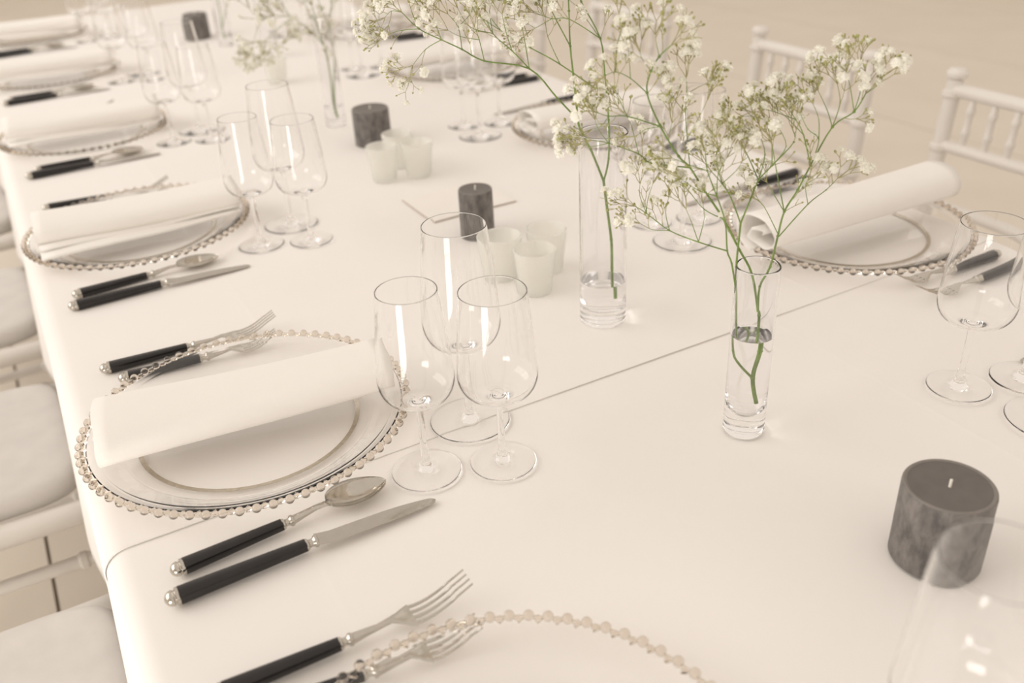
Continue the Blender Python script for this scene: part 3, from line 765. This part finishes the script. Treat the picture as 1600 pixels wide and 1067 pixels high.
def sprig(data, name, label, group, seed, spread=1.0, blossoms=280, flower_p=.42, size=1.0, side=.6, thick=1.0):
    rnd = random.Random(seed)
    stems, twigs, buds, flowers = MB(), MB(), MB(), []
    def bud(p, d):
        r = rnd.uniform(.0007, .0012) * size; q = d.to_track_quat('Z', 'Y').to_matrix().to_4x4()
        buds.lathe([(0, -r * 1.3), (r * .9, -r * .2), (r * .75, r * .8), (0, r * 1.5)], 5, Matrix.Translation(p) @ q)
    def grow(p, d, L, lvl):
        bend = rand_perp(d, rnd) * .12
        q = p + (d + bend).normalized() * L * .5; e = q + (d - bend * .4 + Vector((0, 0, .08))).normalized() * L * .5
        twigs.tube([p, q, e], [.00036 * thick - .00004 * (2 - lvl), .00030 * thick, .00025 * thick], 5)
        d = (e - q).normalized()
        if lvl == 0:
            if rnd.random() < flower_p: flowers.append((e, d, rnd.uniform(.75, 1.15) * size))
            else: bud(e, d)
            return
        n = rnd.choice((2, 2, 3)) if lvl > 1 else rnd.choice((2, 3, 3))
        a0 = rnd.random() * 6.28; u = rand_perp(d, rnd); w = d.cross(u)
        for i in range(n):
            a = a0 + 2 * PI * i / n; sp = rnd.uniform(.40, .75)
            nd = (d + (u * math.cos(a) + w * math.sin(a)) * sp + Vector((0, 0, .10))).normalized()
            grow(e, nd, L * rnd.uniform(.6, .95), lvl - 1)
    for r, tip, P in data:
        P = [Vector((x, y, z + TOP)) for x, y, z in P]; m = len(P)
        # smooth the polyline a little
        Q = []
        for i in range(m - 1):
            p0 = P[max(i - 1, 0)]; p1 = P[i]; p2 = P[i + 1]; p3 = P[min(i + 2, m - 1)]
            for k in range(4):
                t = k / 4
                Q.append(.5 * ((2 * p1) + (p2 - p0) * t + (2 * p0 - 5 * p1 + 4 * p2 - p3) * t * t + (3 * p1 - p0 - 3 * p2 + p3) * t ** 3))
        Q.append(P[-1]); R0 = r * .001; n = len(Q)
        R1 = R0 * (.9 if not tip else .45)
        stems.tube(Q, [R0 + (R1 - R0) * i / (n - 1) for i in range(n)], 7)
        for p in P[1:-1]:                        # swollen nodes
            if r > .45: stems.lathe([(0, -R0 * 1.4), (R0 * 1.25, -R0 * .3), (R0 * 1.25, R0 * .4), (0, R0 * 1.4)], 6, Matrix.Translation(p))
        if not tip: continue
        d = (Q[-1] - Q[-3]).normalized()
        L = rnd.uniform(.0095, .0138) * spread
        for i in range(4):
            nd = (d + rand_perp(d, rnd) * rnd.uniform(.25, .8) + Vector((0, 0, .1))).normalized()
            grow(P[-1], nd, L * rnd.uniform(.7, 1.1), 2 if rnd.random() < .75 else 1)
        for i in range(int(n * .45), n - 2):     # side twigs along the outer part
            if rnd.random() < side * (.35 if r > .6 else .25):
                dd = (Q[i + 1] - Q[i]).normalized()
                nd = (dd * .6 + rand_perp(dd, rnd) * .8 + Vector((0, 0, .35))).normalized()
                grow(Q[i], nd, L * rnd.uniform(.7, 1.1), rnd.choice((1, 1, 2)))
    base = data[0][2][0]
    root = thing(name, label, 'flowers', (base[0], base[1], base[2] + TOP), 0, group)
    off = Vector(root.location)
    for mb, nm, mt in ((stems, 'stem', 'stem_green'), (twigs, 'twigs', 'twig'), (buds, 'buds', 'bud')):
        mb.v = [tuple(Vector(v) - off) for v in mb.v]
        o = mb.build(nm, mt, root, True, 60)
        if nm != 'stem': o['kind'] = 'stuff'
    rnd.shuffle(flowers)
    for p, d, s in flowers[:blossoms]:
        o = link('blossom', rnd.choice(BLOSSOMS), root, p - off)
        o.rotation_euler = (d + Vector((0, 0, .3))).to_track_quat('Z', 'Y').to_euler(); o.scale = (s, s, s)
    print(name, 'blossoms', len(flowers))
    return root
GR = "sprigs of baby's breath"
sprig(SPRIG_A, 'gypsophila_sprig', 'branching white gypsophila sprig in the slim foreground vase', GR, 11, 1.0, 299, .50, 1.22, .8)
sprig(SPRIG_B, 'gypsophila_sprig', 'white gypsophila sprig arching left out of the tall vase', GR, 12, 1.2, 299, .60, 1.3, 1.0)
sprig(SPRIG_C, 'gypsophila_sprig', 'blurred gypsophila sprig in the vase behind the middle candle', GR, 13, 1.8, 280, .62, 1.5, 1.6, 1.8)
sprig(SPRIG_E, 'gypsophila_sprig', 'faint green stem of gypsophila in the far vase', GR, 14, 1.5, 60, .5, 1.2, .3, 1.8)

# ================================================================== CHAIRS  (diner faces +x, origin on the floor under the seat centre)
def ringed(h, r, rings, rr=1.32, n=1.0):
    P = [(0, 0), (r, 0)]
    for z in rings: P += [(r, z - .008), (r * rr, z - .004), (r * rr, z + .004), (r, z + .008)]
    return P + [(r, h), (0, h)]
def between(p, q):
    p, q = Vector(p), Vector(q); d = q - p
    return Matrix.Translation(p) @ d.to_track_quat('Z', 'Y').to_matrix().to_4x4(), d.length
def make_chair():
    t = thing('chiavari_chair', '', 'chair', group='white banquet chairs')
    def rod(name, p, q, r, rings=(), seg=14, finial=False):
        M, L = between(p, q); b = MB(); P = ringed(L, r, [L * k for k in rings])
        if finial: P = P[:-1] + [(r * .7, L + .003), (r * 1.25, L + .006), (r * 1.35, L + .014), (r * .9, L + .022), (0, L + .024)]
        b.lathe(P, seg, M); return b.build(name, 'chair_white', t, True, 35)
    for s in (-1, 1):
        rod('front_leg', (.185, s * .185, 0), (.185, s * .185, .43), .016, (.2, .5, .8))
        rod('back_post', (-.20, s * .168, 0), (-.215, s * .166, .45), .016, (.2, .5, .8))
        rod('back_post', (-.215, s * .166, .45), (-.245, s * .164, .812), .015, (.35, .65, .93), finial=True)
        rod('seat_rail', (-.205, s * .185, .425), (.20, s * .190, .425), .018)
        rod('side_rung', (-.20, s * .178, .335), (.185, s * .185, .335), .0105, (.12, .5, .88))
        rod('side_rung', (-.20, s * .178, .20), (.185, s * .185, .20), .0105, (.12, .5, .88))
    for x in (-.20, .19): rod('seat_rail', (x, -.185, .425), (x, .185, .425), .018)
    rod('front_rung', (.185, -.185, .27), (.185, .185, .27), .0105, (.2, .5, .8))
    rod('back_rail', (-.2425, -.164, .795), (-.2425, .164, .795), .013)
    rod('back_rail', (-.233, -.165, .690), (-.233, .165, .690), .011)
    rod('back_rail', (-.2245, -.166, .575), (-.2245, .166, .575), .011)
    for k in range(6):
        y = -.164 + .328 * (k + 1) / 7; rod('spindle', (-.2335, y, .695), (-.242, y, .79), .0065, (.3, .72), 10)
    b = MB(); secs = []
    for z, q in ((.436, .97), (.442, 1.0), (.462, 1.0), (.470, .975), (.474, .92), (.4755, .8), (.4755, .01)):
        secs.append([Vector((-.005 + (.185 * q) * math.copysign(abs(math.cos(a)) ** .35, math.cos(a)), (.170 * q) * math.copysign(abs(math.sin(a)) ** .35, math.sin(a)), z)) for a in [2 * PI * k / 40 for k in range(40)]])
    b.loft(secs); b.build('seat_pad', 'seat_fabric', t, True, 60)
    return t
chair0 = make_chair(); first = True
CH = [(-.225, .838, 0, 'white chair tucked under the front left place'), (-.225, 1.445, 0, 'white chair tucked under the second left place'),
      (-.225, 2.02, 0, 'white chair tucked under the third left place'), (-.225, 2.66, 0, 'white chair tucked under the fourth left place'),
      (1.33, .965, PI, 'white spindle-back chair cut by the right picture edge'), (1.325, 1.49, PI, 'white spindle-back chair behind the foreground flowers'),
      (1.325, 2.17, PI, 'white spindle-back chair right of the tall vase stems'), (1.325, 2.79, PI, 'faint white spindle-back chair at the top picture edge'),
      (1.325, 3.36, PI, 'farthest white spindle-back chair on the right side')]
for x, y, rz, lab in CH:
    o = chair0 if first else copy_tree(chair0); first = False
    o.location = (x, y, 0); o.rotation_euler = (0, 0, rz); o['label'] = lab
